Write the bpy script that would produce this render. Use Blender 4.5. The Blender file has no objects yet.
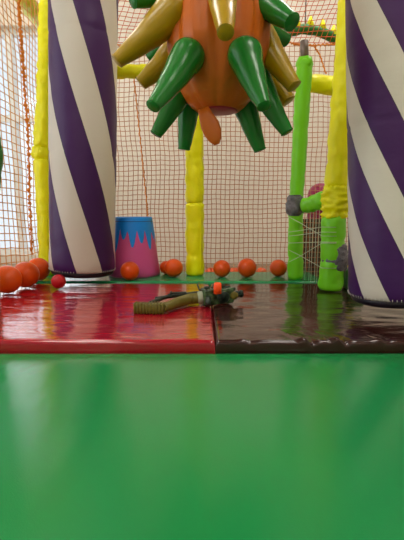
import bpy, bmesh, math, random
from mathutils import Vector, Matrix, noise
random.seed(7)
PI = math.pi
SC = bpy.context.scene
COL = SC.collection

# ------------------------------------------------------------ camera
PITCH = math.radians(8.15)
CAMZ = 0.35
F = 405.0
cam_d = bpy.data.cameras.new('camera')
cam = bpy.data.objects.new('camera', cam_d)
COL.objects.link(cam)
cam.location = (0, 0, CAMZ)
cam.rotation_euler = (PI / 2 - PITCH, 0, 0)
cam_d.sensor_fit = 'VERTICAL'
cam_d.sensor_height = 24
cam_d.lens = 24 * F / 540
cam_d.clip_start = 0.02
cam_d.dof.use_dof = True
cam_d.dof.focus_distance = 1.35
cam_d.dof.aperture_fstop = 16.0
SC.camera = cam

def at(px, py, D):
    u = (px - 202) / F; v = (270 - py) / F
    d = Vector((u, math.cos(PITCH) + v * math.sin(PITCH), -math.sin(PITCH) + v * math.cos(PITCH)))
    return Vector((0, 0, CAMZ)) + d * (D / d.y)

# ------------------------------------------------------------ world, light, exposure
w = bpy.data.worlds.new('daylight')
SC.world = w
w.use_nodes = True
bg = w.node_tree.nodes['Background']
bg.inputs[0].default_value = (0.84, 0.93, 1.0, 1)
bg.inputs[1].default_value = 0.95
SC.view_settings.view_transform = 'Standard'
SC.view_settings.look = 'None'
SC.view_settings.gamma = 1
SC.view_settings.use_curve_mapping = False
SC.view_settings.exposure = 0.18
SC.cycles.use_denoising = True
SC.cycles.max_bounces = 8
SC.cycles.sample_clamp_indirect = 8
LAMP = 14.0      # strength of the ceiling panels

def area(name, loc, rot, sx, sy, energy, col):
    l = bpy.data.lights.new(name, 'AREA')
    l.shape = 'RECTANGLE'; l.size = sx; l.size_y = sy; l.energy = energy; l.color = col
    o = bpy.data.objects.new(name, l); COL.objects.link(o)
    o.location = loc; o.rotation_euler = rot
    return o
# daylight falling in through the window behind the side net
area('window_daylight', (-2.12, 0.9, 1.0), (0, -PI / 2, 0), 1.6, 2.2, 14, (0.90, 0.96, 1.0))
area('back_window_daylight', (-1.45, 3.22, 0.95), (-PI / 2, 0, 0), 1.2, 1.7, 7, (0.90, 0.96, 1.0))

# ------------------------------------------------------------ materials
def srgb(c):
    return tuple((x / 12.92 if x <= 0.04045 else ((x + 0.055) / 1.055) ** 2.4) for x in [v / 255 for v in c]) + (1,)

def mat(name, col, rough=0.4, coat=0.0, bump=0.0, bscale=30, bdist=0.004, var=0.0, vscale=6, spec=0.36,
        stretch=(1, 1, 1), fine=0.0, fscale=400, rvar=0.0, emis=0):
    m = bpy.data.materials.new(name); m.use_nodes = True
    nt = m.node_tree; N = nt.nodes; L = nt.links
    p = N['Principled BSDF']
    c = srgb(col)
    p.inputs['Base Color'].default_value = c
    p.inputs['Roughness'].default_value = rough
    p.inputs['Coat Weight'].default_value = coat
    p.inputs['Coat Roughness'].default_value = 0.12
    p.inputs['Specular IOR Level'].default_value = spec
    tc = N.new('ShaderNodeTexCoord')
    mp = N.new('ShaderNodeMapping'); mp.inputs['Scale'].default_value = stretch
    L.new(tc.outputs['Object'], mp.inputs[0])
    if emis:
        p.inputs['Emission Color'].default_value = c
        p.inputs['Emission Strength'].default_value = emis
    if var:
        n = N.new('ShaderNodeTexNoise'); n.inputs['Scale'].default_value = vscale; n.inputs['Detail'].default_value = 4
        L.new(mp.outputs[0], n.inputs['Vector'])
        r = N.new('ShaderNodeMapRange')
        r.inputs[1].default_value = 0.3; r.inputs[2].default_value = 0.7
        r.inputs[3].default_value = 1 - var; r.inputs[4].default_value = 1 + var
        L.new(n.outputs[0], r.inputs[0])
        x = N.new('ShaderNodeVectorMath'); x.operation = 'SCALE'
        x.inputs[0].default_value = c[:3]
        L.new(r.outputs[0], x.inputs['Scale'])
        L.new(x.outputs[0], p.inputs['Base Color'])
        if rvar:
            r2 = N.new('ShaderNodeMapRange')
            r2.inputs[1].default_value = 0.3; r2.inputs[2].default_value = 0.7
            r2.inputs[3].default_value = max(0.02, rough - rvar); r2.inputs[4].default_value = rough + rvar
            L.new(n.outputs[0], r2.inputs[0]); L.new(r2.outputs[0], p.inputs['Roughness'])
    last = None
    if bump:
        n = N.new('ShaderNodeTexNoise'); n.inputs['Scale'].default_value = bscale; n.inputs['Detail'].default_value = 3
        L.new(mp.outputs[0], n.inputs['Vector'])
        b = N.new('ShaderNodeBump'); b.inputs['Strength'].default_value = bump; b.inputs['Distance'].default_value = bdist
        L.new(n.outputs[0], b.inputs['Height']); last = b
    if fine:
        v = N.new('ShaderNodeTexVoronoi'); v.inputs['Scale'].default_value = fscale
        L.new(tc.outputs['Object'], v.inputs['Vector'])
        b2 = N.new('ShaderNodeBump'); b2.inputs['Strength'].default_value = fine; b2.inputs['Distance'].default_value = 0.001
        L.new(v.outputs[0], b2.inputs['Height'])
        if last: L.new(last.outputs[0], b2.inputs['Normal'])
        last = b2
    if last: L.new(last.outputs[0], p.inputs['Normal'])
    return m

def stripe_mat(name, z0, period, n, frac, purple, cream):
    m = mat(name, cream, 0.42, bump=0.25, bscale=9, bdist=0.01, stretch=(1, 1, 2.2), fine=0.08)
    nt = m.node_tree; N = nt.nodes; L = nt.links; p = N['Principled BSDF']
    tc = N.new('ShaderNodeTexCoord'); s = N.new('ShaderNodeSeparateXYZ'); L.new(tc.outputs['Object'], s.inputs[0])
    def M(op, a, b=None):
        x = N.new('ShaderNodeMath'); x.operation = op
        for i, v in enumerate([a, b]):
            if v is None: continue
            if isinstance(v, (int, float)): x.inputs[i].default_value = v
            else: L.new(v, x.inputs[i])
        return x.outputs[0]
    ang = M('ARCTAN2', s.outputs[0], M('MULTIPLY', s.outputs[1], -1))
    ph = M('ADD', M('MULTIPLY', ang, n / (2 * PI)), M('DIVIDE', M('SUBTRACT', s.outputs[2], z0), period))
    fr = M('FRACT', M('ADD', ph, 40))
    isw = M('LESS_THAN', fr, frac)
    # thin dark seam where the two vinyls are sewn together
    d = M('MINIMUM', M('ABSOLUTE', M('SUBTRACT', fr, frac)), M('MINIMUM', fr, M('SUBTRACT', 1.0, fr)))
    seam = M('LESS_THAN', d, 0.006)
    mx = N.new('ShaderNodeMix'); mx.data_type = 'RGBA'
    mx.inputs[6].default_value = srgb(purple); mx.inputs[7].default_value = srgb(cream)
    L.new(isw, mx.inputs[0])
    m2 = N.new('ShaderNodeMix'); m2.data_type = 'RGBA'
    m2.inputs[7].default_value = srgb((60, 42, 66)); L.new(seam, m2.inputs[0]); L.new(mx.outputs[2], m2.inputs[6])
    L.new(m2.outputs[2], p.inputs['Base Color'])
    return m

M_ = {}
M_['green_mat'] = mat('green_vinyl', (24, 128, 66), 0.11, 0.2, bump=0.35, bscale=5, bdist=0.010, fine=0.12, fscale=500, stretch=(1.6, 0.7, 1), var=0.05, vscale=3, rvar=0.04)
M_['far_mat'] = mat('far_green_vinyl', (28, 140, 84), 0.22, bump=0.3, bscale=8, bdist=0.006)
M_['red_mat'] = mat('red_vinyl', (156, 12, 34), 0.10, 0.8, bump=0.8, bscale=7, bdist=0.014, stretch=(0.55, 2.4, 1))
M_['brown_mat'] = mat('brown_vinyl', (50, 24, 22), 0.13, 0.35, bump=0.6, bscale=8, bdist=0.012, stretch=(0.8, 1.6, 1))
M_['yellow_pad'] = mat('yellow_vinyl', (250, 248, 4), 0.4, bump=0.6, bscale=28, bdist=0.008)
M_['lime_pad'] = mat('lime_vinyl', (126, 222, 34), 0.30, bump=0.5, bscale=22, bdist=0.006)
M_['dk_green'] = mat('dark_green_vinyl', (38, 110, 36), 0.4, bump=0.4, bscale=22)
M_['spike_green'] = mat('spike_green_vinyl', (26, 112, 36), 0.27, bump=0.35, bscale=16, bdist=0.006)
M_['spike_yellow'] = mat('spike_mustard_vinyl', (160, 128, 2), 0.30, bump=0.35, bscale=16, bdist=0.006)
M_['orange_vinyl'] = mat('orange_vinyl', (192, 94, 20), 0.36, bump=0.3, bscale=12, bdist=0.008)
M_['magenta'] = mat('magenta_vinyl', (150, 22, 60), 0.4)
M_['blue'] = mat('blue_vinyl', (16, 140, 240), 0.38, bump=0.3, bscale=20)
M_['pink'] = mat('pink_vinyl', (208, 84, 150), 0.42, bump=0.3, bscale=14)
M_['ball'] = mat('orange_ball_plastic', (222, 80, 8), 0.28, var=0.05, vscale=20, bump=0.1, bscale=15)
M_['red_ball'] = mat('red_ball_plastic', (190, 24, 34), 0.28, bump=0.1, bscale=15)
M_['cord'] = mat('net_cord', (188, 126, 88), 0.75, bump=0.3, bscale=300, bdist=0.001)
M_['cord_orange'] = mat('orange_net_cord', (222, 156, 84), 0.75, bump=0.3, bscale=300, bdist=0.001)
M_['cord_red'] = mat('rust_net_cord', (200, 92, 48), 0.75)
M_['rope'] = mat('orange_rope', (232, 140, 50), 0.8, bump=0.6, bscale=200, bdist=0.002)
M_['white_cord'] = mat('white_cord', (205, 215, 190), 0.7)
M_['steel'] = mat('grey_steel', (120, 108, 102), 0.35)
M_['steel'].node_tree.nodes['Principled BSDF'].inputs['Metallic'].default_value = 0.6
M_['tape'] = mat('silver_tape', (112, 110, 118), 0.3, bump=1.0, bscale=60, bdist=0.01, var=0.35, vscale=40)
M_['dark'] = mat('dark_vinyl', (26, 18, 30), 0.4)
M_['thread'] = mat('white_thread', (220, 215, 205), 0.8)
M_['wall'] = mat('cream_wall_paint', (228, 218, 204), 0.4, var=0.03, vscale=1.2)
M_['side_wall'] = mat('side_wall_paint', (222, 216, 206), 0.6, var=0.02, vscale=1.2)
M_['ceiling'] = mat('ceiling_paint', (205, 196, 182), 0.8)
M_['floor'] = mat('tan_floor', (150, 126, 100), 0.4, var=0.05, vscale=4)
M_['trimw'] = mat('white_trim', (235, 235, 232), 0.4)
M_['olive'] = mat('olive_plastic', (96, 88, 26), 0.42, var=0.12, vscale=40)
M_['camo'] = mat('camouflage_plastic', (58, 80, 48), 0.25, var=0.9, vscale=60)
M_['gun_dark'] = mat('dark_green_plastic', (30, 44, 34), 0.3)
M_['gun_grey'] = mat('grey_green_plastic', (150, 156, 130), 0.35)
M_['tip'] = mat('orange_plastic', (250, 84, 22), 0.4)
M_['pinkball'] = mat('deep_pink_vinyl', (150, 36, 80), 0.3)
M_['dark_gap_brown'] = mat('dark_gap_brown', (84, 60, 46), 0.6, var=0.15, vscale=5, stretch=(6, 6, 1))
M_['white_pl'] = mat('white_plastic', (238, 238, 240), 0.3)
M_['lamp'] = mat('lamp_panel', (255, 248, 238), 0.5, emis=LAMP)
g = bpy.data.materials.new('window_glass'); g.use_nodes = True
nt = g.node_tree; nt.nodes.clear()
o_ = nt.nodes.new('ShaderNodeOutputMaterial'); mx = nt.nodes.new('ShaderNodeMixShader')
t_ = nt.nodes.new('ShaderNodeBsdfTransparent'); gl = nt.nodes.new('ShaderNodeBsdfGlossy'); gl.inputs['Roughness'].default_value = 0.05
mx.inputs[0].default_value = 0.06
nt.links.new(t_.outputs[0], mx.inputs[1]); nt.links.new(gl.outputs[0], mx.inputs[2]); nt.links.new(mx.outputs[0], o_.inputs[0])
M_['glass'] = g

# ------------------------------------------------------------ helpers
def link(name, bm, m, parent=None, smooth=True, loc=None):
    me = bpy.data.meshes.new(name)
    bmesh.ops.recalc_face_normals(bm, faces=bm.faces)
    bm.to_mesh(me); bm.free()
    if smooth:
        for p in me.polygons: p.use_smooth = True
    if m is not None:
        for mm in (m if isinstance(m, (list, tuple)) else [m]): me.materials.append(mm)
    o = bpy.data.objects.new(name, me); COL.objects.link(o)
    if parent is not None: o.parent = parent
    if loc is not None: o.location = loc
    return o

def tag(o, label=None, cat=None, group=None, kind=None):
    if label: o['label'] = label
    if cat: o['category'] = cat
    if group: o['group'] = group
    if kind: o['kind'] = kind
    return o

def empty(name, loc, label, cat, group=None, rz=0):
    o = bpy.data.objects.new(name, None); COL.objects.link(o)
    o.empty_display_size = 0.05
    o.location = loc; o.rotation_euler = (0, 0, rz)
    return tag(o, label, cat, group)

def box(bm, c, s, bev=0.0, seg=3, rot=None):
    mtx = Matrix.Translation(Vector(c))
    if rot is not None: mtx = mtx @ rot
    r = bmesh.ops.create_cube(bm, size=1, matrix=mtx @ Matrix.Diagonal((s[0], s[1], s[2], 1)))
    if bev:
        es = set()
        for v in r['verts']:
            for e in v.link_edges: es.add(e)
        bmesh.ops.bevel(bm, geom=list(es), offset=bev, segments=seg, affect='EDGES', profile=0.5)

def frame_of(d, up=Vector((0, 0, 1))):
    d = d.normalized()
    if abs(d.dot(up)) > 0.95: up = Vector((0, 1, 0))
    x = d.cross(up).normalized(); y = d.cross(x).normalized()
    return x, y

def tube(bm, pts, radii, seg=12, caps=True, wob=0.0, wseed=0, wscale=20, flat=1.0):
    pts = [Vector(p) for p in pts]
    n = len(pts)
    if isinstance(radii, (int, float)): radii = [radii] * n
    rings = []
    px = None
    for i in range(n):
        d = pts[min(i + 1, n - 1)] - pts[max(i - 1, 0)]
        if d.length < 1e-9: d = Vector((0, 0, 1))
        d.normalize()
        if px is None: x, y = frame_of(d)
        else:
            x = px - d * px.dot(d)
            if x.length < 1e-6: x, _ = frame_of(d)
            x.normalize()
            y = d.cross(x)
        px = x
        ring = []
        for k in range(seg):
            a = 2 * PI * k / seg
            r = radii[i]
            q = x * math.cos(a) + y * math.sin(a) * flat
            if wob:
                r *= 1 + wob * noise.noise((pts[i] + q * r) * wscale + Vector((wseed, wseed * 1.7, 0)))
            ring.append(bm.verts.new(pts[i] + q * r))
        rings.append(ring)
    for i in range(n - 1):
        for k in range(seg):
            k2 = (k + 1) % seg
            bm.faces.new((rings[i][k], rings[i][k2], rings[i + 1][k2], rings[i + 1][k]))
    if caps:
        bm.faces.new(list(reversed(rings[0]))); bm.faces.new(rings[-1])
    return rings

def sphere(bm, c, r, sc=(1, 1, 1), seg=24, rings=14):
    bmesh.ops.create_uvsphere(bm, u_segments=seg, v_segments=rings, radius=1,
        matrix=Matrix.Translation(Vector(c)) @ Matrix.Diagonal((r * sc[0], r * sc[1], r * sc[2], 1)))

def densify(pts, n):
    pts = [Vector(p) for p in pts]
    out = []
    for i in range(len(pts) - 1):
        for k in range(n): out.append(pts[i].lerp(pts[i + 1], k / n))
    out.append(pts[-1])
    return out

# ------------------------------------------------------------ the room
FLOORZ = -0.07
def struct(name, bm, m, parent=None, smooth=False):
    o = link(name, bm, m, parent, smooth)
    if parent is None: o['kind'] = 'structure'
    return o
X0, X1, Y0, Y1, ZC = -2.2, 2.4, -2.6, 3.3, 2.5
bm = bmesh.new(); box(bm, ((X0 + X1) / 2, (Y0 + Y1) / 2, FLOORZ - 0.05), (X1 - X0 + .4, Y1 - Y0 + .4, 0.1)); struct('floor', bm, M_['floor'])
bm = bmesh.new(); box(bm, ((X0 + X1) / 2, (Y0 + Y1) / 2, ZC + 0.05), (X1 - X0 + .4, Y1 - Y0 + .4, 0.1)); struct('ceiling', bm, M_['ceiling'])
H = ZC - FLOORZ; zc = (ZC + FLOORZ) / 2
BX0, BX1, BZ0, BZ1 = -2.05, -0.95, 0.0, 1.75
bm = bmesh.new()
box(bm, ((X0 - .2 + BX0) / 2, Y1 + .1, zc), (BX0 - X0 + .2, .2, H))
box(bm, ((BX1 + X1 + .2) / 2, Y1 + .1, zc), (X1 + .2 - BX1, .2, H))
box(bm, ((BX0 + BX1) / 2, Y1 + .1, (FLOORZ + BZ0) / 2), (BX1 - BX0, .2, BZ0 - FLOORZ))
box(bm, ((BX0 + BX1) / 2, Y1 + .1, (BZ1 + ZC) / 2), (BX1 - BX0, .2, ZC - BZ1))
struct('wall_back', bm, M_['wall'])
win = bpy.data.objects.new('window_2', None); COL.objects.link(win); win.location = (BX0, Y1 + .08, BZ0); win['kind'] = 'structure'
bm = bmesh.new()
ww, wh = BX1 - BX0, BZ1 - BZ0
for xx in (0.02, ww / 2, ww - 0.02): box(bm, (xx, 0, wh / 2), (.05, .06, wh))
for zz in (0.02, wh * .62, wh - 0.02): box(bm, (ww / 2, 0, zz), (ww, .058, .05))
link('window_frame', bm, M_['trimw'], win, False)
bm = bmesh.new(); box(bm, (ww / 2, 0, wh / 2), (ww - .05, .006, wh - .05)); link('pane', bm, M_['glass'], win, False)
bm = bmesh.new(); box(bm, ((X0 + X1) / 2, Y0 - .1, zc), (X1 - X0 + .4, .2, H)); struct('wall_front', bm, M_['side_wall'])
bm = bmesh.new(); box(bm, (X1 + .1, (Y0 + Y1) / 2, zc), (.2, Y1 - Y0, H)); struct('wall_right', bm, M_['wall'])
# left wall with a wide window: y 0.2..3.1, z 0.1..1.9
WY0, WY1, WZ0, WZ1 = -0.3, 2.1, 0.0, 1.95
bm = bmesh.new()
xw = X0 - .1
box(bm, (xw, (Y0 + WY0) / 2, zc), (.2, WY0 - Y0, H))
box(bm, (xw, (WY1 + Y1) / 2, zc), (.2, Y1 - WY1, H))
box(bm, (xw, (WY0 + WY1) / 2, (FLOORZ + WZ0) / 2), (.2, WY1 - WY0, WZ0 - FLOORZ))
box(bm, (xw, (WY0 + WY1) / 2, (WZ1 + ZC) / 2), (.2, WY1 - WY0, ZC - WZ1))
struct('wall_left', bm, M_['side_wall'])
win = bpy.data.objects.new('window_1', None); COL.objects.link(win); win.location = (xw, WY0, WZ0); win['kind'] = 'structure'
bm = bmesh.new()
ww, wh = WY1 - WY0, WZ1 - WZ0
for yy in (0.02, ww / 3, 2 * ww / 3, ww - 0.02): box(bm, (0, yy, wh / 2), (.06, .05, wh))
for zz in (0.02, wh * .62, wh - 0.02): box(bm, (0, ww / 2, zz), (.058, ww, .05))
link('window_frame', bm, M_['trimw'], win, False)
bm = bmesh.new(); box(bm, (0.0, ww / 2, wh / 2), (.006, ww - .05, wh - .05)); link('pane', bm, M_['glass'], win, False)

# ceiling light panels
def ceiling_light(x, y, label):
    t = empty('ceiling_light', (x, y, ZC), label, 'light', 'light panels in the ceiling')
    bm = bmesh.new(); box(bm, (0, 0, -.02), (.66, .66, .04), .005, 1); link('frame', bm, M_['trimw'], t, False)
    bm = bmesh.new(); box(bm, (0, 0, -.043), (.6, .6, .006)); link('diffuser', bm, M_['lamp'], t, False)
for x in (-1.1, 0.9):
    for y in (-1.6, 0.3, 2.2):
        ceiling_light(x, y, 'square white light panel set in the ceiling over the play area')

# ------------------------------------------------------------ foam floor mats
def hgrid(x0, x1, y0, y1, step, r):
    def axis(a, b):
        L = [a + r * t for t in (0, .03, .12, .28, .5, .75, 1)]
        R = [b - r * t for t in (1, .75, .5, .28, .12, .03, 0)]
        n = max(2, int((b - a - 2 * r) / step))
        mid = [a + r + (b - a - 2 * r) * i / n for i in range(1, n)]
        return L + mid + R
    return axis(x0, x1), axis(y0, y1)

def foam_mat(name, x0, x1, y0, y1, z1, m, label, r=0.018, step=0.02, disp=None, z0=FLOORZ):
    xs, ys = hgrid(x0, x1, y0, y1, step, r)
    bm = bmesh.new()
    V = []
    for y in ys:
        row = []
        for x in xs:
            d = [min(x - x0, x1 - x), min(y - y0, y1 - y)]
            z = z1
            for q in d:
                if q < r:
                    t = 1 - q / r
                    z -= r * (1 - math.sqrt(max(0, 1 - t * t)))
            if disp: 
                dx, dy, dz = disp(x, y, min(d))
                row.append(bm.verts.new((x + dx, y + dy, z + dz)))
            else: row.append(bm.verts.new((x, y, z)))
        V.append(row)
    ny, nx = len(ys), len(xs)
    for j in range(ny - 1):
        for i in range(nx - 1):
            bm.faces.new((V[j][i], V[j][i + 1], V[j + 1][i + 1], V[j + 1][i]))
    loop = [V[0][i] for i in range(nx)] + [V[j][nx - 1] for j in range(1, ny)] + [V[ny - 1][i] for i in range(nx - 2, -1, -1)] + [V[j][0] for j in range(ny - 2, 0, -1)]
    low = [bm.verts.new((v.co.x, v.co.y, z0)) for v in loop]
    n = len(loop)
    for i in range(n):
        bm.faces.new((loop[i], low[i], low[(i + 1) % n], loop[(i + 1) % n]))
    bm.faces.new(low)
    o = link(name, bm, m)
    return tag(o, label, 'mat')

def nz(x, y, s, seed=0.0): return noise.noise(Vector((x * s, y * s, seed)))
YM = 0.983
SEAM = 0.034
foam_mat('foam_mat', -1.5, 1.5, -0.75, YM - 0.002, 0.0, M_['green_mat'], 'long glossy green padded mat filling the foreground', r=0.012, step=0.03,
         disp=lambda x, y, d: (0, 0, 0.0012 * nz(x, y, 4, 1) * min(1, d / .05)))
def red_disp(x, y, d):
    k = min(1, max(0, d / .03))
    z = 0.0022 * nz(x * 0.6, y * 2.2, 5, 3) * k + 0.0012 * nz(x * .7, y * 3, 11, 7) * k
    z -= 0.006 * math.exp(-((SEAM - x) / .03) ** 2) * k
    return (0, 0, z)
foam_mat('foam_mat', -0.81, SEAM - .0008, YM, 1.816, 0.03, M_['red_mat'], 'glossy red vinyl floor mat with the toy gun stock on it', r=0.011, step=0.012, disp=red_disp)
def brown_disp(x, y, d):
    k = min(1, max(0, d / .03))
    z = 0.0024 * nz(x, y * 1.3, 6, 13) * k + 0.0015 * nz(x, y * 1.5, 13, 17) * k
    f = 0; dy = 0
    for (cx, sl, wd, amp) in ((0.262, 0.9, .010, 0.009), (0.345, 1.0, .011, 0.010), (0.10, -.6, .012, 0.003), (0.45, .8, .012, .004), (0.60, -.5, .012, .004)):
        # short puckers running in from the front edge
        u = (x - cx) + sl * (y - YM) * 0.6
        fall = math.exp(-max(0, y - YM - .01) / .035)
        f += amp * math.exp(-(u / wd) ** 2) * fall - amp * .9 * math.exp(-((u - wd * 1.7) / wd) ** 2) * fall
    return (0, dy, z + f)
foam_mat('foam_mat', SEAM + .0008, 1.0, YM, 1.816, 0.03, M_['brown_mat'], 'dark chocolate brown vinyl floor mat with puckered front edge', r=0.011, step=0.009, disp=brown_disp)
foam_mat('foam_mat', -0.82, 0.57, 1.82, 2.13, 0.036, M_['far_mat'], 'narrow green mat at the foot of the netting where the orange balls lie', r=0.014, step=0.03)

# ------------------------------------------------------------ nets
def net(bm, corner, udir, vdir, U, Vv, cu, cv, r, off, seg=4):
    """square mesh net on the patch corner + u*udir + v*vdir; off(u,v) -> Vector displacement"""
    nu = int(U / cu); nv = int(Vv / cv)
    def P(u, v): return corner + udir * u + vdir * v + off(u, v)
    for i in range(nu + 1):
        tube(bm, [P(i * cu, Vv * j / (nv * 1.0)) for j in range(nv + 1)], r, seg)
    for j in range(nv + 1):
        tube(bm, [P(U * i / (nu * 1.0), j * cv) for i in range(nu + 1)], r, seg)

ZT = 1.18
YN = 2.165
def off_back(u, v):
    a = Vector((u * 1.7, v * 1.7, 3))
    e = min(1, v / .12) if v < .12 else 1
    return Vector((0.012 * noise.noise(a * 2.3) * e + 0.0035 * noise.noise(a * 9),
                   0.008 * noise.noise(a * 1.5 + Vector((5, 0, 0))),
                   0.016 * noise.noise(a * 1.6 + Vector((9, 3, 0))) + 0.0035 * noise.noise(a * 10 + Vector((2, 2, 2)))
                   - 0.03 * math.exp(-((v - .12) / .12) ** 2) * (1 + noise.noise(Vector((u * 3, 0, 8))))*.5))
bn = empty('safety_net', (0, YN, 0.0), 'tall square-mesh tan netting across the back behind the orange balls', 'net')
bm = bmesh.new()
net(bm, Vector((-0.715, 0, -0.05)), Vector((1, 0, 0)), Vector((0, 0, 1)), 1.60, ZT + .05, 0.0247, 0.0245, 0.0015, off_back)
link('netting', bm, M_['cord'], bn)
# border rope with lacing turns
def lacing(bm, pts, r, turns, rr):
    P = densify(pts, 14)
    tube(bm, P, r, 6)
    n = len(P)
    L = sum((P[i + 1] - P[i]).length for i in range(n - 1))
    m = int(turns * 14)
    S = []
    for k in range(m + 1):
        t = k / m * (n - 1); i = min(int(t), n - 2); c = P[i].lerp(P[i + 1], t - i)
        d = (P[i + 1] - P[i]); x, y = frame_of(d)
        a = 2 * PI * turns * k / m
        q = rr * (1 + .5 * noise.noise(Vector((k * .13, 0, r * 100))))
        S.append(c + x * math.cos(a) * q + y * math.sin(a) * q)
    tube(bm, S, r * .7, 4)
bm = bmesh.new()
lacing(bm, [(-.71, -.004, ZT + .0), (-.4, -.004, ZT - .004), (0, -.004, ZT), (.35, -.004, ZT + .035), (.46, -.004, ZT + .0), (.52, -.004, ZT - .008), (.7, -.004, ZT), (.85, -.004, ZT + .03)], .003, 60, .006)
link('top_rope', bm, M_['rope'], bn)
bm = bmesh.new()
pa = at(134, 78, YN - .004); pb = at(147, 205, YN - .004); pc = at(149, 240, YN - .004)
lacing(bm, [tuple(pa - Vector((0, YN, 0))), tuple(pb - Vector((0, YN, 0))), tuple(pc - Vector((0, YN, 0)))], .0022, 30, .0045)
link('seam_rope', bm, M_['rope'], bn)
bm = bmesh.new()
q = [at(300, 44, YN - .006), at(314, 46, YN - .006), at(320, 55, YN - .006), at(326, 74, YN - .006)]
lacing(bm, [tuple(v - Vector((0, YN, 0))) for v in q], .0028, 12, .004)
link('hanging_rope', bm, M_['rope'], bn)

# upper net leaning in over the play area
un = empty('safety_net', (0, YN, ZT), 'rust coloured netting sloping overhead above the back rope', 'net')
def off_up(u, v):
    a = Vector((u * 1.9, v * 1.9, 13))
    return Vector((0.05 * noise.noise(a * 1.1) + 0.004 * noise.noise(a * 9), 0.01 * noise.noise(a * 2),
                   0.05 * noise.noise(a * 1.3 + Vector((4, 4, 0))) * min(1, v / .1) + 0.004 * noise.noise(a * 9 + Vector((1, 7, 0))) + (0.03 * math.exp(-((u - 1.01) / .12) ** 2) - 0.01) * (1 if v < .3 else .4)))
bm = bmesh.new()
sl = Vector((0.18, -0.15, 0.46)).normalized()
net(bm, Vector((-0.75, -0.004, 0.016)), Vector((1, 0, 0)), sl, 1.62, 0.5, 0.027, 0.022, 0.0017, off_up)
link('netting', bm, M_['cord_red'], un)

# side net on the left
XL = -0.838
sn = empty('safety_net', (XL, 1.7, 0.0), 'orange side netting in front of the bright window', 'net')
def off_side(u, v):
    a = Vector((u * 2.0, v * 2.0, 23))
    return Vector((-0.02 * abs(noise.noise(a * 1.5)), 0.012 * noise.noise(a * 1.6), 0.014 * noise.noise(a * 1.8 + Vector((3, 0, 0))) + 0.004 * noise.noise(a * 8)
                   - 0.035 * math.sin(PI * min(1, u / 1.5)) - .05 * u))
bm = bmesh.new()
net(bm, Vector((0, -0.75, -0.0)), Vector((0, 1, 0)), Vector((0, 0, 1)), 1.52, 1.6, 0.043, 0.033, 0.0020, off_side)
link('netting', bm, M_['cord_orange'], sn)
bm = bmesh.new()
def onx(px, py, X):
    u = (px - 202) / F; v = (270 - py) / F
    d = Vector((u, math.cos(PITCH) + v * math.sin(PITCH), -math.sin(PITCH) + v * math.cos(PITCH)))
    return Vector((0, 0, CAMZ)) + d * (X / u)
ks = [onx(19, 0, XL + .006), onx(21, 40, XL + .006), onx(24, 80, XL + .006), onx(28, 130, XL + .006), onx(29.5, 190, XL + .006), onx(32, 255, XL + .006)]
ks = [ks[0] + (ks[0] - ks[1]) * .6] + ks
lk = [v - Vector((XL, 1.7, 0)) for v in ks]
lacing(bm, [tuple(v) for v in lk], .003, 46, .007)
for k in range(1, 60):   # knots along the lacing
    t = k / 60 * (len(lk) - 1); i = int(t); c = lk[i].lerp(lk[i + 1], t - i)
    if noise.noise(Vector((k * .9, 0, 0))) > -.2:
        bmesh.ops.create_icosphere(bm, subdivisions=1, radius=.0075 + .004 * random.random(), matrix=Matrix.Translation(c + Vector((random.uniform(-.003, .004), random.uniform(-.006, .006), 0))))
link('lacing_rope', bm, M_['rope'], sn)

# ------------------------------------------------------------ padded posts
def padded(bm, pts, radii, seed, seams=(), seg=28, wob=.10, wscale=28, step=.012):
    """vinyl sleeve over foam following pts, radii linear; seams = distances of ring creases"""
    P = [Vector(p) for p in pts]
    Ls = [0]
    for i in range(1, len(P)): Ls.append(Ls[-1] + (P[i] - P[i - 1]).length)
    T = Ls[-1]; n = int(T / step)
    S = []; R = []
    for k in range(n + 1):
        s = T * k / n
        i = max(j for j in range(len(P) - 1) if Ls[j] <= s + 1e-9)
        f = (s - Ls[i]) / (Ls[i + 1] - Ls[i])
        r = radii[i] + (radii[i + 1] - radii[i]) * f
        for q in seams: r *= 1 - .10 * math.exp(-((s - q) / .008) ** 2)
        e = min(s, T - s)
        if e < .012: r *= .82 + .18 * e / .012
        S.append(P[i].lerp(P[i + 1], f)); R.append(r)
    tube(bm, S, R, seg, True, wob, seed, wscale)

# yellow corner post (left)
t = empty('padded_post', (-0.772, 2.02, 0.036), 'yellow padded post in the left corner, half behind the striped bag', 'post')
bm = bmesh.new()
padded(bm, [(0, 0, 0), (0, 0, .57)], [.044, .043], 1, (.15, .3)); link('lower_sleeve', bm, M_['yellow_pad'], t)
bm = bmesh.new()
padded(bm, [(0, 0, .56), (0, 0, .595), (0, 0, .63)], [.038, .047, .038], 4, (), wob=.45, wscale=60); link('tied_fold', bm, M_['yellow_pad'], t)
bm = bmesh.new()
padded(bm, [(0.002, 0, .62), (0.016, 0, .75), (0.02, 0, .80), (0.085, 0, 1.5)], [.043, .042, .038, .038], 7, (.2, .35, .6, .8), wob=.22, wscale=40); link('upper_sleeve', bm, M_['yellow_pad'], t)
bm = bmesh.new(); tube(bm, [(0.084, 0, 1.49), (0.12, 0, 1.9)], .02, 16); link('steel_pipe', bm, M_['steel'], t)

# yellow post in the middle
t = empty('padded_post', (-0.036, 2.02, 0.036), 'yellow padded post in the middle of the back net', 'post')
bm = bmesh.new(); padded(bm, [(0, 0, 0), (0, 0, .36)], [.046, .046], 11, (.11,), wob=.12); link('lower_sleeve', bm, M_['yellow_pad'], t)
bm = bmesh.new(); padded(bm, [(0, 0, .355), (0, 0, 1.13)], [.045, .042], 15, (.22, .5), wob=.12); link('upper_sleeve', bm, M_['yellow_pad'], t)
bm = bmesh.new(); box(bm, (.028, -.045, .16), (.004, .006, .26), .001, 1); link('zip', bm, M_['yellow_pad'], t, False)

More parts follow.
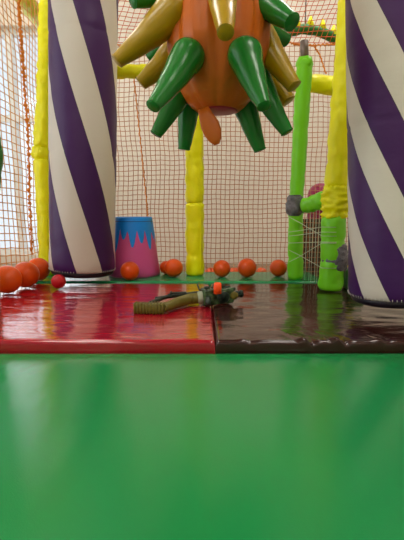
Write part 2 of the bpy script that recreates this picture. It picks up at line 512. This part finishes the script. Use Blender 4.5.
# horizontal yellow bars
bl = empty('padded_bar', (-0.40, 2.03, 1.02), 'bright yellow padded bar across the top of the back net, beside the bag', 'bar')
bm = bmesh.new()
a = at(100, 72, 2.03); b = at(184, 71, 2.03)
padded(bm, [tuple(a - Vector(bl.location)), tuple(b - Vector(bl.location))], [.031, .031], 21, (.12, .3), wob=.12)
link('sleeve', bm, M_['yellow_pad'], bl)
br = empty('padded_bar', (0.40, 2.03, 0.97), 'yellow padded bar at the top of the net, partly hidden by mustard spikes', 'bar')
bm = bmesh.new()
a = at(200, 83, 2.03); b = at(292, 82, 2.03); c = at(350, 87, 2.03)
padded(bm, [tuple(a - Vector(br.location)), tuple(b - Vector(br.location)), tuple(c - Vector(br.location))], [.042, .042, .042], 23, (.25, .5), wob=.12)
link('sleeve', bm, M_['yellow_pad'], br)

# green back post with pipe
p0 = at(295, 282, 1.90); p1 = at(296, 205, 1.90); p2 = at(305, 58, 1.90)
t = empty('padded_post', (p0.x, 1.90, 0.036), 'tall lime green padded post with bare pipe end at the top', 'post')
o0 = Vector(t.location)
p0 = Vector((p0.x, 1.90, 0.036))
bm = bmesh.new(); padded(bm, [tuple(p0 - o0), tuple(p1 - o0)], [.036, .034], 31, (.1, .25), wob=.12); link('lower_sleeve', bm, M_['lime_pad'], t)
bm = bmesh.new(); padded(bm, [tuple(p1 - o0), tuple(p2 - o0 - Vector((0, 0, .01)))], [.032, .035], 33, (.14, .34, .5), wob=.12); link('upper_sleeve', bm, M_['lime_pad'], t)
bm = bmesh.new(); padded(bm, [tuple(p2 - o0 - Vector((0, 0, .045))), tuple(p2 - o0 + Vector((0, 0, .0)))], [.038, .036], 36, (.03,), wob=.4, wscale=60); link('tied_fold', bm, M_['lime_pad'], t)
bm = bmesh.new(); p3 = at(304.5, 30, 1.90); tube(bm, [tuple(p2 - o0 - Vector((0, 0, .02))), tuple(p3 - o0 + Vector((0, 0, -.045)))], .018, 16); link('steel_pipe', bm, M_['steel'], t)
bm = bmesh.new(); ct = p1 - o0 + Vector((-.004, -.004, -.005))
padded(bm, [tuple(ct - Vector((0, 0, .045))), tuple(ct), tuple(ct + Vector((0, 0, .05)))], [.036, .045, .035], 38, (), wob=.22, wscale=60); tag(link('tape_wrap', bm, M_['tape'], t), 'crumpled grey tape')

# front right post (yellow over lime)
b0 = Vector((0.532, 1.65, 0.034))
q1 = at(334, 216, 1.65); q2 = at(337, 185, 1.65); q3 = at(348, 40, 1.65)
t = empty('padded_post', tuple(b0), 'yellow over lime green padded post beside the nearer striped bag', 'post')
bm = bmesh.new(); padded(bm, [(0, 0, 0), (0, 0, .012), (q1 - b0)], [.055, .049, .047], 41, (.12, .2), wob=.12); link('lower_sleeve', bm, M_['lime_pad'], t)
bm = bmesh.new(); padded(bm, [(q1 - b0) - Vector((0, 0, .015)), (q1 - b0).lerp(q2 - b0, .5), (q2 - b0)], [.045, .057, .047], 44, (.03, .06, .085), wob=.4, wscale=70, step=.006); link('tied_fold', bm, M_['yellow_pad'], t)
bm = bmesh.new(); padded(bm, [(q2 - b0) - Vector((0, 0, .01)), (q3 - b0), (q3 - b0) + (q3 - q2)], [.048, .045, .045], 47, (.1, .3, .45, .7), wob=.13); link('upper_sleeve', bm, M_['yellow_pad'], t)
ct = at(338, 262, 1.61) - b0; ct.y = 0
bm = bmesh.new(); padded(bm, [tuple(ct - Vector((0, 0, .045))), tuple(ct), tuple(ct + Vector((0, 0, .075)))], [.043, .052, .043], 49, (), wob=.22, wscale=60); tag(link('tape_wrap', bm, M_['tape'], t), 'crumpled silver tape')
FP = (b0, q1)

# short lime bar between the two right posts
a = at(305, 206, 1.86); b = at(327, 199, 1.71)
t = empty('padded_bar', tuple((a + b) / 2), 'short lime green padded bar joining the two right posts', 'bar')
c = (a + b) / 2
bm = bmesh.new(); padded(bm, [a - c, b - c], [.034, .038], 51, (.05, .09), wob=.2, wscale=40); link('sleeve', bm, M_['lime_pad'], t)

# white cord laced between the posts under the bar
t = empty('cord_lacing', (c.x, c.y, c.z), 'white cords strung under the short lime bar between two posts', 'cord')
bm = bmesh.new()
for i, f in enumerate((0.12, .28, .42, .55, .7, .84)):
    top = a.lerp(b, f) - c + Vector((0, 0, -.025))
    bot = Vector((top.x + .004 * (i % 2), top.y, 0.04 - c.z))
    tube(bm, [top, bot], .0014, 5)
link('upright_cord', bm, M_['white_cord'], t)
bm = bmesh.new()
def pb_(py, side):   # point on the skin of a post facing the camera
    return (at(289, py, 1.865) if side == 0 else at(322, py, 1.60)) - c
for y0_, y1_ in ((217, 236), (232, 227), (243, 242), (262, 243), (250, 268), (236, 232)):
    p = pb_(y0_, 0); r = pb_(y1_, 1); m1 = p.lerp(r, .3) + Vector((.004, -.004, 0))
    e = at(344, y1_ + .4, 1.60) - c
    tube(bm, [p, m1, r, r.lerp(e, .5) + Vector((0, -.006, 0)), e + Vector((0, .03, 0))], .0013, 5)
link('slanting_cord', bm, M_['white_cord'], t)

# left near green post
b0 = Vector((-0.768, 1.44, 0.03))
t = empty('padded_post', tuple(b0), 'dark green padded post at the near end of the side net', 'post')
bm = bmesh.new(); padded(bm, [(0, 0, 0), (.005, 0, .2), (.02, 0, .38)], [.033, .033, .033], 61, (.1,)); link('lower_sleeve', bm, M_['dk_green'], t)
bm = bmesh.new(); padded(bm, [(.018, 0, .36), (.032, 0, .50), (.034, 0, .53), (.036, 0, .60)], [.031, .045, .042, .033], 63, (), wob=.1); link('flap', bm, M_['dk_green'], t)
bm = bmesh.new(); padded(bm, [(.036, 0, .59), (.066, 0, 1.6)], [.033, .033], 65, (.3,)); link('upper_sleeve', bm, M_['dk_green'], t)

# ------------------------------------------------------------ striped punch bags
def bag(px, D, R, zb, z0, period, n, frac, label, purple, cream, seed, lean=(0, 0)):
    X = (px - 202) / F * D
    rz = math.atan2(-X, D)
    t = empty('striped_hanging_bag', (X, D, zb), label, 'punching bag', None, -(-rz) if False else rz)
    t.rotation_mode = 'ZYX'; t.rotation_euler = (0, lean[0], rz)
    m = stripe_mat('stripe_vinyl', z0 - zb, period, n, frac, purple, cream)
    top = 1.75 - zb
    bm = bmesh.new()
    S = [(0, 0, .012)]; Rr = [R * .93]
    zz = [.0125, .016, .022, .032, .05, .08]
    rr = [.955, .985, 1.0, 1.012, 1.015, 1.01]
    for z_, r_ in zip(zz, rr): S.append((0, 0, z_)); Rr.append(R * r_)
    k = .11
    while k < top: 
        r_ = 1.0 + .006 * math.sin(k * 9 + seed)
        for cz in (.52, 1.0): r_ -= .012 * math.exp(-((k - cz) / .006) ** 2)
        S.append((0, 0, k)); Rr.append(R * r_ * (1 - .02 * k)); k += .01
    tube(bm, S, Rr, 72, True, .012, seed, 16)
    # gathers just above the bottom seam
    for v in bm.verts:
        z_ = v.co.z
        if z_ < .045:
            a = math.atan2(v.co.y, v.co.x)
            f = 1 + .012 * math.sin(a * 30 + 2 * math.sin(a * 7)) * (1 - z_ / .045)
            v.co.x *= f; v.co.y *= f
    link('striped_cover', bm, m, t)
    bm = bmesh.new()
    tube(bm, [(0, 0, -.012), (0, 0, -.010), (0, 0, -.004), (0, 0, .006), (0, 0, .014)], [R * .6, R * .84, R * .93, R * .965, R * .95], 48)
    link('bottom_cap', bm, M_['dark'], t)
    bm = bmesh.new()
    for i in range(72):
        a = 2 * PI * i / 72
        rr_ = R * 1.004 * (1 + .012 * math.sin(a * 30 + 2 * math.sin(a * 7)) * .5)
        d = Vector((math.cos(a), math.sin(a), 0))
        tube(bm, [d * rr_ + Vector((0, 0, .014)), d * (rr_ + .002) + Vector((0, 0, .021))], .0009, 4)
    link('stitching', bm, M_['thread'], t)
    bm = bmesh.new(); tube(bm, [(0, 0, top - .01), (0, 0, top + .03)], [R * .9, R * .5], 32); link('top_cap', bm, M_['dark'], t)
    bm = bmesh.new(); box(bm, (0, 0, (top + ZC - zb) / 2), (.05, .004, ZC - zb - top)); link('strap', bm, M_['dark'], t, False)
    return t
bag(81.5, 1.84, .1445, .078, .695, .68, 4, .5, 'slim purple and cream spiral striped hanging bag beside the blue and pink tub', (60, 16, 82), (206, 198, 186), 3, lean=(math.radians(2.6), 0))
bag(397, 1.25, .132, .085, .285, .367, 5, .463, 'large near purple and cream spiral striped hanging bag over the brown mat', (60, 16, 82), (206, 198, 186), 8, lean=(math.radians(-3.7), 0))

# ------------------------------------------------------------ blue and pink foam tub
c = Vector(at(134.5, 270, 2.03)); c.z = .036
t = empty('padded_tub', (c.x, c.y, c.z), 'pink padded tub with dripping blue top against the back net', 'tub')
t.scale = (1.06, 1.06, 1.02)
def tub_mat():
    m = mat('pink_and_blue_vinyl', (192, 78, 140), 0.42, bump=0.3, bscale=14)
    return m
HB = .275
bm = bmesh.new()
seg = 96
prof = [(0.118, 0), (.1215, .008), (.119, .03)] + [(.119 - (.119 - .087) * (i / 14), .03 + (HB - .03) * i / 14) for i in range(1, 15)] + [(.083, HB + .006), (.079, HB + .006)]
rings = []
for (r, z) in prof:
    rings.append([bm.verts.new((r * math.cos(2 * PI * k / seg), r * math.sin(2 * PI * k / seg), z)) for k in range(seg)])
for i in range(len(prof) - 1):
    for k in range(seg):
        bm.faces.new((rings[i][k], rings[i][(k + 1) % seg], rings[i + 1][(k + 1) % seg], rings[i + 1][k]))
bm.faces.new(list(reversed(rings[0]))); bm.faces.new(rings[-1])
tag(link('pink_body', bm, M_['pink'], t), 'pink side')
# blue drip skirt, slightly proud of the side
bm = bmesh.new()
def side_r(z): return .119 - (.119 - .087) * max(0, (z - .03)) / (HB - .03)
top_v, bot_v = [], []
drips = []
random.seed(5)
for k in range(seg):
    u = k / seg * 15
    i = math.floor(u); f = u - i
    hts = [.10, .075, .125, .085, .115, .07, .12, .09, .105, .13, .08, .11, .095, .12, .085]
    L = .05 + (hts[i % 15] * 1.3 - .05) * (math.sin(PI * f)) ** 0.9
    drips.append(L)
NR = 8
rows = []
for j in range(NR + 1):
    row = []
    for k in range(seg):
        z = HB + .004 - drips[k] * j / NR
        r = side_r(z) + .0022 if j < NR else side_r(z) - .001
        a = 2 * PI * k / seg
        row.append(bm.verts.new((r * math.cos(a), r * math.sin(a), z)))
    rows.append(row)
inner = [bm.verts.new((.074 * math.cos(2 * PI * k / seg), .074 * math.sin(2 * PI * k / seg), HB + .010)) for k in range(seg)]
mid = [bm.verts.new((.086 * math.cos(2 * PI * k / seg), .086 * math.sin(2 * PI * k / seg), HB + .009)) for k in range(seg)]
allr = [inner, mid] + rows
for j in range(len(allr) - 1):
    for k in range(seg):
        bm.faces.new((allr[j][k], allr[j][(k + 1) % seg], allr[j + 1][(k + 1) % seg], allr[j + 1][k]))
bm.faces.new(inner)
tag(link('dripping_top', bm, M_['blue'], t), 'blue top with pointed drips running down')
bm = bmesh.new()
tube(bm, [(.0895 * math.cos(2 * PI * k / 48), .0895 * math.sin(2 * PI * k / 48), HB - .012) for k in range(49)], .0022, 6)
link('rim_piping', bm, mat('navy_piping', (20, 70, 150), .4), t)

# ------------------------------------------------------------ balls
def ball_proto(name, m):
    bm = bmesh.new(); sphere(bm, (0, 0, 0), 1, seg=40, rings=24)
    # moulding seam
    for v in bm.verts:
        if abs(v.co.z) < .03: v.co *= 1.006
    o = link(name, bm, m); return o
proto = ball_proto('play_ball', M_['ball'])
first = [True]
def ball(pos, r, label, group=None, rot=None):
    if first[0]: o = proto; first[0] = False
    else:
        o = proto.copy(); COL.objects.link(o)
    o.location = pos; o.scale = (r, r, r)
    o.rotation_euler = rot or (random.uniform(0, 3), random.uniform(0, 3), 0)
    for k_ in ('group',):
        if k_ in o: del o[k_]
    tag(o, label, 'ball', group)
    return o
rb = .042
def on_mat(px, D, r, z=.036):
    return ((px - 202) / F * D, D, z + r)
G1 = 'orange play balls along the foot of the back net'
ball(on_mat(129, 1.855, .044), .044, 'orange ball lying in front of the pink and blue tub', G1)
ball(on_mat(173.5, 1.95, .045), .045, 'orange ball nearest the middle yellow post, on its tub side', G1)
ball(on_mat(166, 2.05, .034), .034, 'orange ball peeping out between the pink tub and a nearer ball', G1)
ball(on_mat(222, 1.95, .042), .042, 'orange ball in front of the net beside the middle yellow post', G1)
ball(on_mat(247.5, 1.95, .046), .046, 'biggest orange ball at the centre of the back row, below the hanging spikes', G1)
ball(on_mat(279, 1.97, .042), .042, 'orange ball at the foot of the tall lime green post', G1)
rf = .039
G2 = 'orange balls behind the back net'
for px, lab in ((211, 'small orange ball behind the net beside the middle yellow post'),
                (234.5, 'orange ball behind the net in the gap between the two nearest balls'),
                (262, 'orange ball behind the net, nearest to the tall lime green post')):
    ball(((px - 202) / F * 2.5, 2.5, FLOORZ + rf), rf, lab, G2)
G3 = 'orange balls beside the side net'
ball((-0.768, 1.575, .032 + .055), .055, 'orange ball at the picture edge, nearest of the row by the side net', G3)
ball((-0.748, 1.70, .032 + .055), .055, 'orange ball in the middle of the row by the side net', G3)
ball((-0.752, 1.84, .037 + .053), .053, 'orange ball in front of the yellow corner post', G3)
r_ = ball((-0.602, 1.675, .032 + .030), .030, 'dark red ball half under the striped bag beside the tub')
r_.data = proto.data.copy(); r_.data.materials[0] = M_['red_ball']

# ------------------------------------------------------------ hanging spiky fruit
HD = 1.22
hc = at(218, 110, HD)
hang = empty('spiky_hanging_fruit', (hc.x, hc.y, hc.z), 'orange padded fruit with green and mustard spikes hanging overhead', 'hanging toy')
px1 = HD / F
bm = bmesh.new()
prof = [(111, 20), (106, 26), (99, 32), (90, 37), (78, 41), (64, 45), (52, 48), (38, 48), (20, 47), (0, 44), (-25, 40), (-55, 36), (-90, 28), (-120, 12)]
S, R = [], []
for i in range(len(prof) - 1):
    for k in range(5):
        f = k / 5
        y = prof[i][0] + (prof[i + 1][0] - prof[i][0]) * f; r = prof[i][1] + (prof[i + 1][1] - prof[i][1]) * f
        z = at(218, y, HD).z
        S.append((0, 0, z - hc.z)); R.append(r * px1 * 1.0)
tube(bm, S, R, 96, True)
for v in bm.verts:   # gores and soft folds
    a = math.atan2(v.co.y, v.co.x)
    z = v.co.z
    g_ = abs(math.sin(a * 4 + .35)) ** .5
    f = .93 + .085 * g_ + .03 * noise.noise(Vector((math.cos(a) * 3, math.sin(a) * 3, z * 6))) + .028 * math.sin(a * 24 + 3 * noise.noise(Vector((a, z * 8, 0)))) * max(0, min(1, (z - .12) / .15))
    v.co.x *= f; v.co.y *= f
link('body', bm, M_['orange_vinyl'], hang)
bm = bmesh.new()
tube(bm, [(0, 0, -.005), (0, 0, -.003), (0, 0, .006)], [R[0] * .86, R[0] * .93, R[0] * .94], 48)
tag(link('bottom_disc', bm, M_['magenta'], hang), 'dark magenta round base')
# loose flap hanging from the base
bm = bmesh.new()
fl = [(203, 108, 5), (206, 116, 7), (210, 125, 9), (213, 133, 8.5), (215.5, 140, 6), (217, 144.5, 2.5)]
tube(bm, [at(x, y, HD - .07) - hc for x, y, r in fl], [r * px1 * .95 for x, y, r in fl], 20)
for v in bm.verts: v.co.y = -.07 + (v.co.y + .07) * .25
for v in bm.verts: pass
link('flap', bm, M_['orange_vinyl'], hang)

def spike(bx, by, bD, tx, ty, tD, rb_px, rt_px, m, name, seed):
    a = at(bx, by, bD) - hc; b = at(tx, ty, tD) - hc
    rb_ = rb_px * bD / F; rt = rt_px * tD / F
    n = 26; S = []; R = []
    ax = (b - a)
    bend = Vector((0, 0, -1)) * ax.length * .03
    for i in range(n + 1):
        t = i / n
        # rounded root, straight taper
        s = t
        r = rb_ + (rt - rb_) * s
        if t < .2: r *= math.sqrt(max(0.0, 1 - ((.2 - t) / .2) ** 2)) * .93 + .07
        r *= 1 + .015 * math.sin(t * 23 + seed)
        S.append(a + ax * t + bend * math.sin(PI * t)); R.append(r)
    d = ax.normalized()
    S += [b + d * .0015, b + d * .003]; R += [rt * .96, rt * .86]
    bm = bmesh.new(); tube(bm, S, R, 32, True, .05, seed, 22)
    o = link(name, bm, m, hang)
    # piping round the flat end
    bm = bmesh.new(); x, y = frame_of(d)
    tube(bm, [b + (x * math.cos(2 * PI * k / 28) + y * math.sin(2 * PI * k / 28)) * rt * 1.0 for k in range(29)], .0016, 5)
    link('end_piping', bm, m, o)
    return o
GR, YE = M_['spike_green'], M_['spike_yellow']
spike(190, -18, 1.26, 133, 1, 1.16, 15, 6, GR, 'green_spike', 1)
spike(246, -14, 1.20, 292, 22, 1.08, 15, 8, GR, 'green_spike', 2)
spike(186, -2, 1.17, 117, 61, 1.14, 19.5, 6.5, YE, 'yellow_spike', 3)
spike(186, 40, 1.30, 141, 83, 1.30, 15.5, 6.5, YE, 'yellow_spike', 4)
spike(194, 46, 1.12, 153, 106, 1.00, 18, 6.6, GR, 'green_spike', 5)
spike(184, 84, 1.26, 156, 134, 1.24, 13, 5.6, GR, 'green_spike', 6)
spike(191, 86, 1.32, 184, 149, 1.34, 13, 5.8, GR, 'green_spike', 7)
spike(221, -30, 1.10, 225.5, 32, .90, 17, 7.6, YE, 'yellow_spike', 8)
spike(241, 43, 1.10, 264, 106, 1.00, 18.5, 6.6, GR, 'green_spike', 9)
spike(244, 8, 1.24, 294, 86, 1.16, 18, 6.8, YE, 'yellow_spike', 10)
spike(250, 44, 1.32, 288, 101, 1.28, 14, 7, YE, 'yellow_spike', 11)
spike(250, 64, 1.24, 287, 132, 1.20, 15, 6, GR, 'green_spike', 12)
spike(240, 88, 1.30, 260, 150, 1.30, 14, 5.8, GR, 'green_spike', 13)
spike(178, 30, 1.38, 150, 58, 1.42, 10, 6, GR, 'green_spike', 14)
spike(256, 22, 1.38, 286, 40, 1.45, 9, 6, GR, 'green_spike', 15)
bm = bmesh.new(); tube(bm, [(0, 0, S[-1][2] - .02), (0, 0, ZC - hc.z)], .006, 8); link('hanging_rope', bm, M_['rope'], hang)

# ------------------------------------------------------------ toy gun on the seam of the mats
gp = at(186, 309, 1.30); 
gun = empty('toy_gun', (gp.x, gp.y, .03), 'olive and camouflage toy rifle with orange tip lying across both mats', 'toy gun')
go = Vector((gp.x, gp.y, .03))
def G(px, py, z):   # a point of the gun at height z above the mat
    u = (px - 202) / F; v = (270 - py) / F
    d = Vector((u, math.cos(PITCH) + v * math.sin(PITCH), -math.sin(PITCH) + v * math.cos(PITCH)))
    return Vector((0, 0, CAMZ)) + d * ((.03 + z - CAMZ) / d.z) - go
# ribbed butt
a = G(134, 307.5, .018); b = G(165, 308, .018)
bm = bmesh.new()
du = (b - a); lb = du.length; dun = du.normalized()
rb_m = dun.to_track_quat('X', 'Z').to_matrix().to_4x4()
box(bm, (a + b) / 2, (lb, .030, .029), .005, 3, rb_m)
for i in range(10):
    box(bm, a + du * ((i + .5) / 10), (lb / 10 * .6, .035, .034), .0012, 1, rb_m)
link('ribbed_butt', bm, M_['olive'], gun)
# curved stock tube
c1 = G(176, 303, .021); c2 = G(190, 299, .024); c3 = G(199, 298, .027)
bm = bmesh.new(); S = densify([b - (b - a) * .04, b.lerp(c1, .3), c1, c2, c3], 4)
R = [.0145 + .004 * min(1, i / 10) for i in range(len(S))]
tube(bm, S, R, 24, True); tag(link('stock', bm, M_['olive'], gun), 'smooth olive stock')
bm = bmesh.new(); d = (c3 - c2).normalized(); tube(bm, [c3 - d * .004, c3 - d * .002, c3 + d * .012, c3 + d * .014], [.019, .0225, .0225, .019], 24)
tag(link('collar', bm, M_['gun_grey'], gun), 'pale grey ring')
# rail lying behind the stock
bm = bmesh.new()
e0 = G(150, 303, .014); e1 = G(166, 297, .02); e2 = G(200, 292.5, .026)
tube(bm, densify([e0, e1, e2], 5), [.007] * 11, 12, True)
tube(bm, [G(155, 298.5, .021), G(172, 296.5, .024)], .006, 10)
link('rail', bm, M_['gun_dark'], gun)
bm = bmesh.new(); m0 = G(173, 293, .034); tube(bm, [G(168, 295, .03), m0, G(186, 292.5, .035), G(187, 295, .03)], .004, 8)
tube(bm, [G(171, 297, .018), G(171, 291.5, .04)], .004, 8)
link('sling_loop', bm, M_['gun_dark'], gun)
# receiver: rounded blocks along the barrel line
ax0 = c3 + d * .012; ax1 = G(238, 294, .032)
dd = (ax1 - ax0); L = dd.length; dn = dd.normalized()
rot = dn.to_track_quat('X', 'Z').to_matrix().to_4x4()
def gpt(t, s=0, z=0):
    side = dn.cross(Vector((0, 0, 1))).normalized()
    return ax0 + dd * t + side * s + Vector((0, 0, z))
bm = bmesh.new()
box(bm, gpt(.16, 0, .002), (L * .34, .05, .060), .008, 3, rot)
box(bm, gpt(.55, 0, .002), (L * .52, .052, .054), .007, 3, rot)
box(bm, gpt(.42, .014, .004), (L * .18, .020, .022), .005, 2, rot)
box(bm, gpt(.75, .012, -.008), (L * .16, .024, .02), .005, 2, rot)
link('receiver', bm, M_['camo'], gun)
bm = bmesh.new()
for t_, s_, z_, w_ in ((.12, 0, .032, .018), (.3, 0, .030, .02), (.66, 0, .027, .03), (.84, 0, .020, .02)):
    box(bm, gpt(t_, s_, z_), (w_, .014, .012), .003, 2, rot)
tube(bm, [gpt(.3, 0, .034), gpt(.62, 0, .034)], .007, 12)
link('top_sight', bm, M_['gun_dark'], gun)
# drum and muzzle ring facing us
side = dn.cross(Vector((0, 0, 1))).normalized()
if side.y > 0: side = -side
c4 = gpt(.5, 0, 0) + side * .020
bm = bmesh.new(); tube(bm, [c4 - side * .012, c4 + side * .012, c4 + side * .014, c4 + side * .014, c4 + side * .006], [.021, .021, .019, .013, .012], 24)
link('drum', bm, M_['gun_dark'], gun)
c5 = gpt(.80, 0, .002) + side * .020
bm = bmesh.new(); tube(bm, [c5 - side * .008, c5 + side * .010, c5 + side * .012], [.014, .014, .011], 20)
tag(link('side_knob', bm, M_['olive'], gun), 'olive round knob')
bm = bmesh.new(); tube(bm, [gpt(.95), gpt(1.0), gpt(1.01), gpt(1.08)], [.012, .012, .009, .009], 20)
tube(bm, [gpt(1.05), gpt(1.12)], .013, 20)
link('barrel', bm, M_['gun_dark'], gun)
bm = bmesh.new(); gb = gpt(.12) + side * .012; tube(bm, [gb, gb + side * .03 - dn * .01, gb + side * .045 - dn * .016 + Vector((0, 0, -.012))], [.011, .0105, .009], 16)
link('grip', bm, M_['gun_dark'], gun)
bm = bmesh.new()
og = G(217.5, 297, .036); og.z = .048
tube(bm, [og, og + Vector((0, 0, .020)), og + Vector((0, 0, .034)), og + Vector((0, 0, .037))], [.0135, .0135, .0125, .010], 20)
tag(link('orange_tip', bm, M_['tip'], gun), 'bright orange cap')
bm = bmesh.new()
tube(bm, [G(202, 292, .036), G(199, 289, .045), G(197.5, 285, .055), G(199, 283, .058)], .0028, 8)
link('trigger_guard', bm, M_['gun_dark'], gun)

# ------------------------------------------------------------ things beyond the nets
# arched green tube with yellow spikes, seen through the upper net
t = empty('spiky_arch', tuple(at(305, 35, 2.55)), 'dark green padded arch with yellow points seen through the upper net', 'arch')
ac = Vector(t.location)
bm = bmesh.new()
P = [at(x, y, 2.55) - ac for x, y in ((262, 62), (270, 48), (280, 37), (292, 31), (305, 29), (318, 31), (332, 37), (345, 44))]
padded(bm, P, [.028] * 8, 71, (.1, .3), wob=.1); link('arch_tube', bm, M_['dk_green'], t)
for i, (x, y) in enumerate(((297, 27), (310, 26), (322, 29), (333, 35))):
    bm = bmesh.new()
    pts = [at(x, y + 1, 2.55) - ac, at(x + 1, y - 10, 2.55) - ac]
    tube(bm, pts, [.028, .004], 16); tag(link('point', bm, M_['yellow_pad'], t), 'yellow point')
bm = bmesh.new()
for e in (P[0], P[4], P[-1]): tube(bm, [e, Vector((e.x, 0, ZC - ac.z))], .004, 8)
link('hanging_wire', bm, M_['steel'], t)

# pink bollard, and a brown panel added for the dark gap between the posts
b_ = at(320, 204, 2.3)
t = empty('padded_bollard', (b_.x, 2.3, FLOORZ), 'deep pink round topped bollard behind the short lime bar', 'bollard')
zt = at(320, 183, 2.3).z
bm = bmesh.new(); hh = zt - FLOORZ
S = [(0, 0, 0), (0, 0, hh - .07)] + [(0, 0, hh - .07 + .07 * math.sin(PI / 2 * i / 8)) for i in range(1, 9)]
R = [.06, .07] + [.07 * math.cos(PI / 2 * i / 8) + .0005 for i in range(1, 9)]
tube(bm, S, R, 32); link('padded_cover', bm, M_['pinkball'], t)
bm = bmesh.new(); box(bm, (0, 0, .01), (.17, .17, .02), .004, 1); link('base', bm, M_['dark'], t)
bm = bmesh.new(); x0 = at(299, 250, 2.19).x; x1 = at(336, 250, 2.19).x; zt = at(310, 219, 2.19).z  # added panel, its dark colour stands in for the darkness beyond the opening
box(bm, ((x0 + x1) / 2, 2.19, (FLOORZ + zt) / 2), (x1 - x0, .02, zt - FLOORZ), .003, 1)
tag(link('dark_gap_panel', bm, M_['dark_gap_brown'], smooth=False), 'low dark brown panel added for the dark gap behind the cord lacing', 'panel')

# green foam block with small balls beside the near bag
c = at(349, 280, 1.62)
bm = bmesh.new(); box(bm, (0, 0, .0425), (.07, .09, .085), .012, 3)
o = link('foam_block', bm, M_['dk_green'], None, True, (c.x + .035, 1.67, .03)); tag(o, 'small dark green foam block beside the silver taped post', 'foam block')
bx = Vector((c.x + .02, 1.65, .03 + .085))
def small(name, pos, r, m, label):
    bm = bmesh.new(); sphere(bm, (0, 0, 0), r); 
    for v in bm.verts:
        if abs(v.co.z) < r * .05: v.co *= 1.01
    return tag(link(name, bm, m, None, True, pos), label, 'ball')
small('toy_ball', (bx.x, bx.y, bx.z + .018), .018, M_['yellow_pad'], 'small yellow ball tucked on the foam block behind the near bag')
small('toy_ball', (bx.x - .002, bx.y - .0, bx.z + .036 + .016), .016, M_['white_pl'], 'small white ball on top of the yellow one behind the near bag')

# yellow padded beam outside the side net, high up
t0 = onx(30, 8, -1.0)
t = empty('padded_beam', tuple(t0), 'yellow green padded beam outside the side net near the top corner', 'beam')
bm = bmesh.new(); padded(bm, [(0, -.5, .10), (0, .0, .0), (0, .5, .02)], [.05, .05, .05], 81, (.2, .5), wob=.15); link('sleeve', bm, mat('olive_yellow_vinyl', (190, 190, 20), .4), t)
bm = bmesh.new(); tube(bm, [(-.0, .3, .0), (-.0, .3, ZC - t0.z)], .012, 10); link('steel_pipe', bm, M_['steel'], t)
